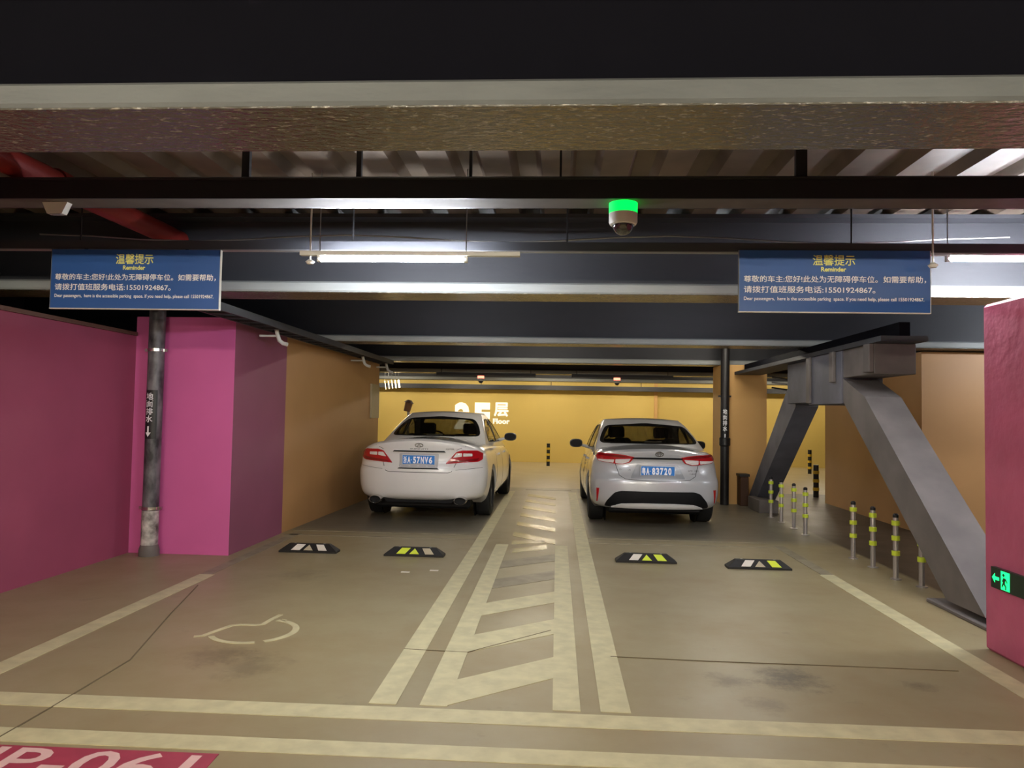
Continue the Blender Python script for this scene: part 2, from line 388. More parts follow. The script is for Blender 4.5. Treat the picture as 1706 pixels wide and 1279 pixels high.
# ------------------------------------------------------------------ hanging services
# cable tray in front of the second beam
t = thing('cable_tray', 'wide black cable tray hung on rods just behind the nearest beam', 'cable tray', (0, 4.0, 2.64))
MB().box(X0, X1, 0, .012, 0, .10).box(X0, X1, .188, .2, 0, .10).build('side_rail', TRAY, t)
MB().box(X0, X1, .012, .188, 0, .01).build('tray_bottom', TRAYB, t)
tb = MB()
for k in range(5): tb.cyl((X0, .03+.03*k, .115+.01*(k % 2)), (X1, .03+.03*k, .115+.01*(k % 2)), .014, 6)
tb.build('cables', BLACK, t)
for xx, r in ((-1.78, .022), (-.5, .008), (.0, .006), (1.3, .03), (-1.13, .014)):
    MB().box(xx-r, xx+r, .09, .12, .1, .42).build('hanger_rod', BLACK, t)
# lighting trunking
t = thing('lighting_trunking', 'slim grey trunking across the ceiling that carries signs and light tubes', 'trunking', (0, 4.95, 2.56))
MB().box(X0, X1, 0, .05, .006, .065).build('channel', WEB, t)
MB().box(X0, X1, -.004, .054, 0, .006).build('lip', GREY, t)
for xx in (-3.32, -1.4, .05, 1.9, 3.6): MB().cyl((xx, .025, .065), (xx, .025, .5), .006, 6).build('hanger_rod', BLACK, t)
# drooping cable
def droop(name, label, pts, r, M=BLACK):
    mb = MB(); mb.tube(pts, r, 6); return tag(mb.build(name, M, smooth=60), label, 'cable')
droop('cable', 'thin grey cable sagging above the left glowing light tube', [(-4+k*.4, 5.5, 2.80-.05*math.sin(k*PI/6)**2-.012*k*0) for k in range(19)], .006, GREY)
# fire pipe along the left
t = thing('fire_pipe', 'fat red fire pipe running away under the ceiling at top left', 'pipe', (-3.14, 4.0, 2.865))
MB().cyl((0, -1.2, 0), (0, 1.98, 0), .078, 24).build('pipe_run', REDP, t, smooth=40)
MB().cyl((0, .42, 0), (0, .52, 0), .09, 24).build('coupling', REDP, t, smooth=40)
t = thing('conduit_bundle', 'pair of pale conduits running away beside the red fire pipe', 'conduit', (-3.5, 4.0, 2.98))
for k in range(2): MB().cyl((.1*k, -1.2, 0), (.1*k, 1.9, 0), .025, 12).build('conduit', TRAYB, t, smooth=40)
# emergency speaker
t = thing('ceiling_speaker', 'small white wedge shaped speaker under the tray at top left', 'speaker', (-2.88, 4.12, 2.64))
MB().prism([(-.075, 0), (.075, 0), (.045, -.065), (-.045, -.065)], 'y', -.05, -.005).build('housing', WHITE, t)
MB().prism([(-.035, -.0655), (.035, -.0655), (.03, -.069), (-.03, -.069)], 'y', -.045, -.01).build('grille', GREY, t)
# cable ladder along left walls with J elbows
t = thing('cable_ladder', 'dark cable ladder running away along the left wall above the orange paint', 'cable tray', (-3.02, 5.5, 2.33))
MB().box(-.12, -.10, 0, 7.6, 0, .07).build('side_rail', WEB, t); MB().box(.10, .12, 0, 7.6, 0, .07).build('side_rail', WEB, t)
rg = MB()
for k in range(25): rg.box(-.1, .1, .1+.3*k, .13+.3*k, 0, .02)
rg.build('rung', WEB, t)['kind'] = 'stuff'
for y_, nm in ((7.9, 'first'), (11.5, 'second'), (13.1, 'third')):
    t = thing('conduit_elbow', {'first': 'nearest white conduit elbow dropping beside the pink column', 'second': 'white conduit elbow half way along the orange wall', 'third': 'farthest white conduit elbow at the end of the orange wall'}[nm], 'conduit', (-2.98, y_, 2.2), 'white conduit elbows on the left wall')
    pts = [(-.06, 0, .17), (-.045, 0, .1), (-.02, 0, .03), (.02, 0, 0), (.07, 0, -.012)]
    MB().tube(pts, .022, 10).build('elbow', WHITE, t, smooth=60)
    MB().cyl((-.24, 0, .08), (-.05, 0, .08), .012, 8).build('side_conduit', WHITE, t, smooth=60)

# ------------------------------------------------------------------ light tubes
TUBE_W = mat('lit_tube_near', '#ffffff', emit=NEAR_LAMP, ecol='#f4f8ff'); FILL_M = mat('added_fill_tube_mid', '#ffffff', emit=45, ecol='#fff6e6'); FILL_D = mat('added_fill_tube_dim', '#ffffff', emit=32, ecol='#f4f8ff'); TUBE_S = mat('lit_small_tube', '#ffffff', emit=3.0, ecol='#ffe2b0'); TUBE_A = mat('lit_tube_aisle', '#ffffff', emit=AISLE_LAMP, ecol='#fff4de'); TUBE_F = mat('lit_tube_far', '#ffffff', emit=FAR_LAMP, ecol='#fff0d6')
def light(loc, label, M, L_=1.2, group=None, rz=0, house=1.42, off=0):
    t = thing('light_tube', label, 'lamp', loc, group, rz)
    MB().box(-house/2+off, house/2+off, -.02, .02, .022, .05).build('housing', WHITE, t)
    MB().cyl((-L_/2, 0, 0), (L_/2, 0, 0), .016, 12).build('tube', M, t, smooth=60)
    for s in (-1, 1): MB().box(s*L_/2-.012, s*L_/2+.012, -.015, .015, -.018, .022).build('lamp_holder', WHITE, t)
    for s in (-.5, .5): MB().cyl((s*L_, 0, .05), (s*L_, 0, 3.04-loc[2]), .004, 6).build('hanger_rod', GREY, t)
    return t
light((-1.07, 4.72, 2.455), 'glowing white light tube left of the middle, between the two blue signs', TUBE_W, .95, off=.11)
light((3.27, 5.3, 2.60), 'glowing white light tube at the right edge beside the right blue sign', TUBE_W, 1.2, off=-.0)
for xx, yy, nm_ in ((-3.4, -.9, 'leftmost of four'), (-.9, -.9, 'second from left of four'), (1.6, -.9, 'third from left of four'), (4.1, -.9, 'rightmost of four'), (-2.2, -4.5, 'left one of the rear pair'), (1.6, -4.5, 'right one of the rear pair')):
    light((xx, yy, 2.28), 'light tube over the lane behind the viewer, '+nm_, TUBE_A, 1.2, 'light tubes over the driving lane behind the viewer')
for xx, nm_ in ((-5.5, 'first'), (-2.8, 'second'), (-.2, 'third'), (2.4, 'fourth'), (5.0, 'fifth'), (7.6, 'sixth')):
    light((xx, 22.0, 2.62), 'light tube behind the farthest beam, '+nm_+' from the left', TUBE_F, 1.2, 'light tubes in front of the far wall')
for xx, nm_ in ((-4.8, 'left'), (0, 'middle'), (5.0, 'right')):
    light((xx, 18.9, 2.62), nm_+' light tube over the far driving lane, between the last two beams', TUBE_F, 1.2, 'light tubes over the far driving lane')
light((6.8, 8.4, 2.6), 'light tube over the bay to the right behind the pink wall end', TUBE_W, 1.2)
for xx in (-.3, 2.7): light((xx, 11.8, 2.76), 'light tube between the third and fourth beams, '+('left' if xx < 0 else 'right')+' one', FILL_M, 1.2, 'light tubes between the third and fourth beams')  # unseen tubes added to brighten the amber column and right wall block
for xx in (-1.2, 1.8): light((xx, 7.9, 2.76), 'light tube between the second and third beams, '+('left' if xx < 0 else 'right')+' one', FILL_D, 1.2, 'light tubes between the second and third beams')  # weak unseen tubes added to lift the third beam's web
for k, nm_ in enumerate(('leftmost', 'second from the left', 'middle one', 'second from the right', 'rightmost')):
    t = thing('small_lamp', nm_+' of five short glowing lamps beyond the orange wall', 'lamp', (-4.42+.088*k, 19.0, 2.08+.012*k), 'five small lamps beyond the orange wall')
    wd_ = (.006, .009, .009, .014, .022)[k]
    MB().cyl((.03, 0, 0), (0, 0, .19), wd_, 8).build('tube', TUBE_S, t, smooth=60); MB().box(-.02, .02, -.02, .02, .19, .22).build('lamp_holder', WHITE, t)
    MB().cyl((0, 0, .22), (0, 0, 3.12-2.08-.012*k), .004, 6).build('hanger_rod', GREY, t)
# sensor dots under trunking
for xx in (-1.62, 2.31):
    tag(MB().lathe([(0, -.02), (.02, -.02), (.03, -.005), (.012, .01), (.006, .012), (.006, .58), (0, .58)], (xx, 4.76, 2.45)).build('motion_sensor', WHITE, smooth=50), 'tiny white motion sensor hanging beside the %s light tube' % ('left' if xx < 0 else 'right'), 'sensor')

# ------------------------------------------------------------------ guidance cameras
GREEN = mat('green_glowing_ring', '#05e24a', .4, emit=.9, ecol='#00f045'); REDG = mat('red_glowing_ring', '#ff6a50', .4, emit=1.5, ecol='#ff7a60')
DOME = mat('dark_glossy_dome', '#2a2826', .06, coat=1)
def gcam(loc, ring, label, s=1, grp=None):
    t = thing('guidance_camera', label, 'camera', loc, grp)
    r = .078*s
    MB().lathe([(0, 0), (r, 0), (r, -.058*s), (0, -.058*s)], n=40).build('light_ring', ring, t, smooth=40)
    MB().lathe([(0, -.058*s), (r, -.058*s), (r, -.105*s), (r*.92, -.118*s), (r*.75, -.122*s), (0, -.122*s)], n=40).build('housing', WHITE, t, smooth=40)
    MB().lathe([(.058*s, -.115*s)]+[(.058*s*math.cos(a), -.115*s-.062*s*math.sin(a)) for a in [k*PI/16 for k in range(9)]], n=32).build('dome', DOME, t, smooth=60)
    MB().lathe([(.062*s, -.118*s), (.062*s, -.126*s), (.056*s, -.126*s), (.056*s, -.118*s)], n=32).build('chrome_bezel', CHROME, t, smooth=60)
    return t
gcam((.345, 4.1, 2.642), GREEN, 'white dome camera with a glowing green ring under the black tray')
gcam((-1.54, 15.0, 2.25), REDG, 'tiny dome camera with a reddish ring above the pearl white car', .85)
gcam((1.18, 15.0, 2.25), REDG, 'tiny dome camera with a reddish ring above the silver grey car', .85)
t = thing('cable_tray', 'long narrow cable tray hung before the far yellow wall', 'cable tray', (0, 23.4, 2.28))
MB().box(X0, X1, 0, .02, 0, .14).box(X0, X1, .28, .3, 0, .14).build('side_rail', WEB, t); MB().box(X0, X1, .02, .28, 0, .02).build('tray_bottom', TRAYB, t)
for xx in (-5, -2.4, -.2, 2.6, 5): MB().cyl((xx, .15, .02), (xx, .15, .8), .01, 6).build('hanger_rod', BLACK, t)
for x_ in (-1.54, 1.18):
    t = thing('trunking', 'short dark trunking carrying the tiny camera above the %s car' % ('pearl white' if x_ < 0 else 'silver grey'), 'trunking', (x_, 15.0, 2.252))
    MB().box(-.9, 1.1, -.04, .04, 0, .06).build('channel', WEB, t)
    for q in (-.8, 1.0): MB().cyl((q, 0, .06), (q, 0, .80), .006, 6).build('hanger_rod', BLACK, t)

# ------------------------------------------------------------------ blue signs
def sign(x0, z0, wd, ht, label, lx):
    t = thing('hanging_sign', label, 'sign', (x0, 4.93, z0))
    MB().box(0, wd, 0, .02, 0, ht).build('panel', BLUE, t)
    e = .004
    MB().box(-e, wd+e, -.002, .022, -e*1.6, 0).build('frame', WHITE, t); MB().box(wd, wd+e, -.002, .022, 0, ht).build('frame', WHITE, t)
    MB().box(-e*.7, 0, -.002, .022, 0, ht).build('frame', GREY, t)
    for s in (.2, .8): MB().box(wd*s-.01, wd*s+.01, .004, .014, ht, 2.562-z0).build('bracket', BLACK, t)
    def T(nm, body, a, b, top, bot, M, bold):
        return text_on(nm, body, (a*wd, -.0015, (1-bot)*ht), ((b-a)*wd, 0, 0), (0, 0, (bot-top)*ht), M, t, bold=bold)
    T('heading_lettering', '温馨提示', lx, lx+.221, .075, .245, TXTY, .012)['label'] = 'yellow Chinese heading'
    T('heading_lettering', 'Reminder', lx+.043, lx+.175, .27, .345, TXTY, .03)['label'] = 'yellow English heading'
    T('message_lettering', '尊敬的车主:您好!此处为无障碍停车位。如需要帮助，', .025, .978, .415, .525, TXTW, .012)
    T('message_lettering', '请拨打值班服务电话:15501924867。', .025, .715, .585, .695, TXTW, .012)
    T('message_lettering', 'Dear passengers,  here is the accessible parking  space. If you need help, please call 15501924867.', .025, .968, .76, .835, TXTW, .014)
    return t
sign(-3.49, 2.152, 1.19, .405, 'navy blue hanging sign at left, in front of the pink column', .385)
sign(1.17, 2.172, 1.205, .40, 'navy blue hanging sign at right, beside the right light tube', .389)

# ------------------------------------------------------------------ drain pipes
PIPE = mat('mottled_wrapped_pipe', '#77747a', .45, col2='#232126', nscale=5, stretch=(2, 2, 1))
PIPEW = mat('peeling_white_pipe', '#d6d1cc', .5, col2='#4a443f', nscale=9)
def drain(x_, y_, r, top, label, fancy, ty):
    t = thing('drain_pipe', label, 'pipe', (x_, y_, 0))
    if fancy:
        MB().cyl((0, 0, .45), (0, 0, 3.05), r, 28).build('wrapped_run', PIPE, t, smooth=40)
        MB().cyl((0, 0, .1), (0, 0, .45), r*1.04, 28).build('white_foot', PIPEW, t, smooth=40)
        MB().lathe([(r*1.25, 0), (r*1.25, .06), (r*1.05, .11), (0, .11)], n=28).build('base_collar', CONC, t, smooth=40)
        for z in (.46, 2.05):
            b = MB().lathe([(r*1.02, z), (r*1.1, z), (r*1.1, z+.03), (r*1.02, z+.03)], n=28).box(-r*1.5, -r*1.05, -.01, .01, z, z+.03).box(r*1.05, r*1.5, -.01, .01, z, z+.03)
            b.build('bracket', CHROME, t, smooth=40)
    else:
        MB().cyl((0, 0, 0), (0, 0, 3.05), r, 20).build('pipe_run', mat('black_pipe_paint', '#222022', .45), t, smooth=40)
        MB().lathe([(r, 0), (r*1.25, .02), (r*1.25, .14), (r, .16)], (0, 0, 1.0), n=20).build('coupling', BLACK, t, smooth=40)
        MB().box(-r*1.4, r*1.4, -.01, r, 1.85, 1.88).build('bracket', BLACK, t)
    # black label wrapped round the front, with lettering following the curve
    a0 = -PI/2-.15
    st = MB(); nn_ = 10; za, zb = ty
    for k in range(nn_):
        aa, ab = a0-1.0+2.0*k/nn_, a0-1.0+2.0*(k+1)/nn_; R_ = r*1.012
        st.add([(R_*math.cos(aa), R_*math.sin(aa), za), (R_*math.cos(ab), R_*math.sin(ab), za), (R_*math.cos(ab), R_*math.sin(ab), zb), (R_*math.cos(aa), R_*math.sin(aa), zb)], [(0, 1, 2, 3)])
    st.build('label_sticker', BLACK, t, smooth=60)
    h = zb-za; gw = r*.95
    def wrap(mesh):
        for v in mesh.vertices:
            a = a0+v.co.x/(r*1.03); v.co = Vector((r*1.03*math.cos(a), r*1.03*math.sin(a), v.co.z))
    for k, ch in enumerate('地面排水'):
        zt = zb-h*(.06+.155*k)
        o = text_on('lettering', ch, (-gw/2, 0, zt-h*.135), (gw, 0, 0), (0, 0, h*.135), TXTW, t, bold=.02); wrap(o.data)
    zt = zb-h*.74
    ar = MB(); ar.add([(-gw*.12, 0, zt), (gw*.12, 0, zt), (gw*.12, 0, zt-h*.13), (-gw*.12, 0, zt-h*.13), (-gw*.38, 0, zt-h*.13), (gw*.38, 0, zt-h*.13), (0, 0, zt-h*.22)], [(0, 1, 2, 3), (4, 5, 6)])
    o = ar.build('arrow', TXTW, t)
    for v in o.data.vertices: v.co.y = -r*.10
    wrap(o.data)
    for v in o.data.vertices: v.co.x *= 1.05; v.co.y *= 1.05
    return t
drain(-4.07, 7.37, .078, 3, 'mottled grey and black drain pipe standing before the pink column', True, (1.17, 1.66))
drain(2.9, 13.2, .075, 3, 'slim black drain pipe standing before the amber column right of the grey car', False, (1.05, 1.68))
tag(MB().box(-3.21, -3.18, 12.72, 13.26, 1.38, 1.97).build('notice_board', mat('pale_board', '#a99b7a', .5)), 'pale blank board fixed at the far end of the orange wall', 'board')
t = thing('hydrant_box', 'small dark brown box standing at the foot of the amber column', 'box', (3.2, 13.15, 0))
MB().box(-.07, .07, -.12, .12, 0, .5, bev=.01).build('body', mat('dark_brown_paint', '#4a2d1a', .6), t); MB().box(-.085, .085, -.13, .13, .5, .54).build('lid', BLACK, t)
t = thing('post_device', 'small brown capped device on a slim post, behind the pearl white car roof', 'post', (-4.33, 21.6, 0))
BR = mat('brown_casing', '#5a3a20', .6)
MB().cyl((.02, 0, 0), (.02, 0, 1.58), .04, 12).build('post', GREY, t, smooth=40)
MB().cyl((-.03, 0, 1.53), (.03, 0, 1.78), .095, 16, .11).build('casing', BR, t, smooth=40)
MB().cyl((.03, 0, 1.78), (.05, 0, 1.86), .15, 16, .06).build('cap', mat('dark_brown_cap', '#2e1608', .6), t, smooth=40)

# far wall lettering
for body, a, b, z0, z1, bo in (('2', -3.29, -2.5, .98, 1.86, .05), ('F', -2.36, -1.98+.36-.12, .98, 1.86, .06), ('层', -2.06+.1, -1.53, 1.43, 1.86, .03), ('Floor', -2.0, -1.5, 1.19, 1.37, .04)):
    pass
WL = mat('white_glow_lettering', '#f6f2e4', .5, emit=.25)  # lettering is no lamp, a faint glow is added to its white
wt = thing('wall_lettering', 'large white floor number lettering on the yellow far wall behind the white car', 'sign', (-2.4, 23.898, 1.0))
for body, a, b, z0, z1, bo in (('2', -.88, -.1, 0, .86, .05), ('F', .04, .62, 0, .86, .06), ('层', .40+.0, .84, .44, .86, .03), ('Floor', .36, .90, .19, .36, .04)):
    if body == 'F': a, b = -.23, .26
    if body == '2': a, b = -.88, -.36
    text_on('lettering', body, (a, -.004, z0), (b-a, 0, 0), (0, 0, z1-z0), WL, wt, bold=bo)

# ------------------------------------------------------------------ exit sign
t = thing('exit_sign', 'dark exit sign with glowing green arrow and running figure on the rough pink column', 'sign', (2.82, 4.86, .46))
MB().box(-.03, 0, -.2, .17, -.03, .1).build('casing', mat('dark_green_panel', '#12281a', .4), t)
EG = mat('glowing_green_sign', '#10f070', .5, emit=1.0, ecol='#12f070')
# the picture: u runs right (towards the viewer) = -Y
def E(poly, nm, M=EG, off=.0315): return MB().prism([(-u, v) for u, v in poly], 'x', -off, -off+.001).build(nm, M, t)
E([(-.155, .035), (-.125, .065), (-.125, .045), (-.08, .045), (-.08, .025), (-.125, .025), (-.125, .005)], 'arrow')
E([(-.06, -.022), (.03, -.022), (.03, .092), (-.06, .092)], 'door_pictogram')
DG_ = mat('dark_green_figure', '#0b3a20', .5)
E([(-.045, .07), (-.03, .08), (-.015, .07), (-.03, .058)], 'running_figure', DG_, .033)
E([(-.03, .055), (-.005, .05), (.012, .03), (.006, .026), (-.01, .04), (-.016, .02), (0, .002), (-.004, -.018), (-.014, -.016), (-.012, 0), (-.03, .012), (-.046, -.01), (-.052, -.002), (-.036, .024), (-.046, .03)], 'running_figure', DG_, .033)

# ------------------------------------------------------------------ diagonal braces and joint
t = thing('brace_frame', 'big grey inverted V frame of steel braces between the bollards and the pink wall end', 'brace', (3.1, 7.0, 0))
def yz(p): return [(y-7.0, z) for y, z in p]
B_ = lambda x0, x1, y0, y1, z0, z1, nm, M=CONC: MB().box(x0, x1, y0-7, y1-7, z0, z1, bev=.006).build(nm, M, t)
o = MB().prism(yz([(8.35, 1.68), (6.2, .07), (5.66, .075), (7.78, 1.72), (8.35, 1.93)]), 'x', 0, .36).build('brace_shaft', CONC, t); o['label'] = 'near grey shaft sloping down to the right'
MB().prism(yz([(5.62, .0), (6.35, .0), (6.3, .2), (6.05, .3), (5.85, .24)]), 'x', .38, .44).build('foot_gusset', CONC, t)
B_(-.04, .46, 5.5, 6.45, 0, .03, 'base_plate')
o = MB().prism(yz([(10.66, 1.66), (12.75, .12), (13.3, .06), (11.05, 1.907), (10.64, 2.0)]), 'x', .21, .52).build('brace_shaft', CONCB, t); o['label'] = 'far blue-grey shaft sloping down to the left'
B_(.10, .40, 12.1, 12.8, 0, .2, 'foot_block')
B_(-.02, .42, 8.35, 9.42, 1.66, 2.24, 'joint_block', CONCB); B_(0, .40, 7.55, 8.35, 1.94, 2.24, 'joint_block')
B_(.1, .50, 9.42, 10.66, 1.70, 2.24, 'joint_block', CONCB)
B_(-.06, -.02, 8.5, 8.62, 1.9, 2.24, 'stiffener'); B_(-.05, -.02, 9.3, 9.42, 1.68, 2.24, 'stiffener'); B_(-.05, 0, 7.55, 7.7, 1.96, 2.24, 'stiffener')
# cable loops behind the joint
for k in range(3):
    droop('cable', ['uppermost', 'middle', 'lowest'][k]+' of three drooping cables between amber column and brace joint', [(3.64+.25*j, 13.0, 2.2-.09*k-.07*math.sin(j*PI/6)) for j in range(7)], .014, GREY if k == 1 else BLACK)

# ------------------------------------------------------------------ bollards
POST = mat('brushed_steel_post', '#b5aeaa', .3, metal=.5)
def bollard(loc, label, grp):
    t = thing('bollard', label, 'bollard', loc, grp)
    MB().lathe([(0, .0), (.05, 0), (.05, .008), (.024, .012), (.024, .58), (.02, .60), (0, .605)], n=16).build('post', POST, t, smooth=40)
    MB().lathe([(.0255, .575), (.0255, .60), (.015, .612), (0, .612)], n=16).build('cap', BLACK, t, smooth=40)
    for z in (.22, .36, .50): MB().lathe([(.0245, z), (.036, z+.003), (.036, z+.045), (.0245, z+.048)], n=16).build('reflective_band', REFY, t, smooth=40)
    return t
ys = [(3.24, 11.6), (3.24, 11.08), (3.24, 10.5), (3.21, 9.93), (3.2, 8.34), (3.21, 7.86), (3.19, 7.3), (3.285, 7.0)]
nm = ['farthest of the far four, beside the brace foot', 'second farthest of the far four', 'third farthest of the far four', 'nearest of the far four',
      'farthest of the near four', 'second farthest of the near four', 'just left of the big brace', 'half hidden under the big grey brace']
b0 = None
for (x_, y_), l_ in zip(ys, nm):
    lab = 'steel bollard with yellow-green bands, '+l_
    b0 = bollard((x_, y_, 0), lab, 'banded steel bollards beside the right bay') if b0 is None else dup(b0, (x_, y_, 0), lab)
SYEL = mat('yellow_post_band', '#d8b52c', .5)
def post(loc, h, label):
    t = thing('warning_post', label, 'bollard', loc, 'black and yellow warning posts in the far aisle')
    MB().cyl((0, 0, 0), (0, 0, h), .05, 14).build('post', BLACK, t, smooth=40)
    for k in range(3): MB().lathe([(.0505, h*(.2+.26*k)), (.058, h*(.2+.26*k)), (.058, h*(.3+.26*k)), (.0505, h*(.3+.26*k))], n=14).build('band', SYEL, t, smooth=40)
    return t
post((-.24, 22.2, 0), .66, 'black and yellow post before the far wall, between the two cars')
post((7.0, 21.3, 0), .66, 'farther black and yellow post seen through the braces')
post((5.0, 14.85, 0), .62, 'nearer black and yellow post seen through the braces')

# ------------------------------------------------------------------ wheel stops
def wheel_stop(x0, x1, y_, label, mats):
    wd = x1-x0; t = thing('wheel_stop', label, 'wheel stop', ((x0+x1)/2, y_, 0), 'black rubber wheel stops in the bays'); h = wd/2
    vs = [(-h, 0, 0), (h, 0, 0), (h, .15, 0), (-h, .15, 0), (-h, 0, .018), (h, 0, .018), (h, .15, .018), (-h, .15, .018),
          (-h+.09, .065, .085), (h-.09, .065, .085), (h-.09, .11, .085), (-h+.09, .11, .085)]
    fs = [(0, 1, 5, 4), (1, 2, 6, 5), (2, 3, 7, 6), (3, 0, 4, 7), (0, 3, 2, 1), (4, 5, 9, 8), (5, 6, 10, 9), (6, 7, 11, 10), (7, 4, 8, 11), (8, 9, 10, 11)]
    MB().add(vs, fs).build('rubber_body', RUBBER, t)
    # reflectors lie on the sloped front face
    def S(u, v, o_=.003): return (u, v*.065-o_*.8, .018+v*.067+o_*.7)
    shapes = [[(-h+.13, .12), (-h+.05+.17, .12), (-h+.05+.22, .9), (-h+.05+.13, .9)], [(-.045, .12), (.055, .12), (.005, .85)], [(h-.2-.03, .9), (h-.12-.03, .9), (h-.07-.03, .12), (h-.16-.03, .12)]]
    for sh, M in zip(shapes, mats):
        k = len(sh); MB().add([S(u, v, .004) for u, v in sh]+[S(u, v, -.001) for u, v in sh], [tuple(range(k)), tuple(range(k, 2*k))[::-1]]+[(i, (i+1) % k, (i+1) % k+k, i+k) for i in range(k)]).build('reflector', M, t)
    for s in (-1, 1): MB().cyl((s*(h-.15), .088, .084), (s*(h-.15), .088, .088), .012, 10).build('bolt', GREY, t)
    return t
wheel_stop(-2.88, -2.27, 7.74, 'black rubber wheel stop with white reflectors, nearest the pink column', (REFW, REFT, REFW))
wheel_stop(-1.76, -1.14, 7.70, 'black rubber wheel stop with two yellow and one white reflector, behind the white car', (REFY, REFY, REFT))
wheel_stop(.62, 1.23, 7.72, 'black rubber wheel stop with white, yellow and yellow reflectors, behind the grey car', (REFW, REFY, REFY))
wheel_stop(1.70, 2.32, 7.56, 'black rubber wheel stop with white, grey and yellow reflectors, nearest the bollards', (REFW, REFT, REFY))
# ------------------------------------------------------------------ parked cars
def interp(tab, t, k=1):
    if t <= tab[0][0]: return tab[0][k]
    for a, b in zip(tab, tab[1:]):
        if t <= b[0]: return a[k]+(b[k]-a[k])*(t-a[0])/(b[0]-a[0])
    return tab[-1][k]
def smooth_tab(tab, t, k):
    """Catmull-Rom through the table"""
    n = len(tab); i = 0
    while i < n-2 and t > tab[i+1][0]: i += 1
    p1, p2 = tab[i], tab[i+1]; p0 = tab[max(i-1, 0)]; p3 = tab[min(i+2, n-1)]
    u = min(max((t-p1[0])/(p2[0]-p1[0]), 0), 1); h = p2[0]-p1[0]
    m1 = (p2[k]-p0[k])/max(p2[0]-p0[0], 1e-6)*h; m2 = (p3[k]-p1[k])/max(p3[0]-p1[0], 1e-6)*h
    return (2*u**3-3*u**2+1)*p1[k]+(u**3-2*u**2+u)*m1+(-2*u**3+3*u**2)*p2[k]+(u**3-u**2)*m2
def loft(levels, W, L, zbot, ztop, crown, bow, br, bf, nr=14, ns=34, nl=30, p=3.0, ncap=8, close_bottom=True):
    """levels: (t, width factor, rear inset, front inset). Closed shell, rounded in plan."""
    def ring(t, c=1.0, zfix=None):
        wf, ri, fi = (smooth_tab(levels, t, k) for k in (1, 2, 3))
        pts = []
        half = []
        for i in range(nr+1):
            a = PI/2*i/nr; s = math.sin(a)**(2/p); ins = bow*s*s+br*(1-math.cos(a)**(2/p)) if a < PI/2-1e-6 else bow+br
            half.append((s, ri+ins))
        ya, yb = ri+bow+br, L-fi-bow-bf
        for i in range(1, ns): half.append((1.0, ya+(yb-ya)*i/ns))
        for i in range(nr, -1, -1):
            a = PI/2*i/nr; s = math.sin(a)**(2/p); ins = bow*s*s+bf*(1-math.cos(a)**(2/p)) if a < PI/2-1e-6 else bow+bf
            half.append((s, L-fi-ins))
        full = half+[(-s, y) for s, y in half[-2:0:-1]]
        for s, y in full:
            barrel = 1-.035*((y-L*.5)/(L*.5))**2
            x = W*wf*barrel*s*c; zt = interp(ztop, y)-crown*(x/W)**2; zb = interp(zbot, y)
            pts.append((x, y, zb+(zt-zb)*t))
        return pts
    rings = [ring(1, c) for c in [k/ncap for k in range(ncap)]][::-1]
    rings = [ring(k/nl) for k in range(nl+1)]+rings
    if close_bottom: rings = [ring(0, 0), ring(0, .5)]+rings
    n = len(rings[0]); V = [p_ for r in rings for p_ in r]
    Fs = [(i*n+j, i*n+(j+1) % n, (i+1)*n+(j+1) % n, (i+1)*n+j) for i in range(len(rings)-1) for j in range(n)]
    me = bpy.data.meshes.new('loft'); me.from_pydata(V, [], Fs); fix_normals(me, 1e-5)
    return me
def inside(poly, u, v):
    c = False; n = len(poly)
    for i in range(n):
        (a, b), (d, e) = poly[i], poly[i-1]
        if (b > v) != (e > v) and u < (d-a)*(v-b)/(e-b)+a: c = not c
    return c
def rounded(poly, r, k=4):
    out = []; n = len(poly)
    for i in range(n):
        P, A, B = Vector(poly[i]), Vector(poly[i-1]), Vector(poly[(i+1) % n])
        a = (A-P); b = (B-P); ra = min(r, a.length*.45); rb = min(r, b.length*.45)
        p0 = P+a.normalized()*ra; p2 = P+b.normalized()*rb
        for j in range(k+1):
            t = j/k; q = p0*(1-t)**2+P*2*t*(1-t)+p2*t*t; out.append((q.x, q.y))
    return out
def tri_grid(poly, step=.03, hole=None):
    bm = bmesh.new()
    vs = [bm.verts.new((u, v, 0)) for u, v in poly]
    es = [bm.edges.new((vs[i], vs[(i+1) % len(vs)])) for i in range(len(vs))]
    if hole:
        hs = [bm.verts.new((u, v, 0)) for u, v in hole]; es += [bm.edges.new((hs[i], hs[(i+1) % len(hs)])) for i in range(len(hs))]
    bmesh.ops.triangle_fill(bm, use_beauty=True, edges=es)
    for _ in range(7):
        le = [e for e in bm.edges if e.calc_length() > step]
        if not le: break
        bmesh.ops.subdivide_edges(bm, edges=le, cuts=1); bmesh.ops.triangulate(bm, faces=bm.faces)
    return bm
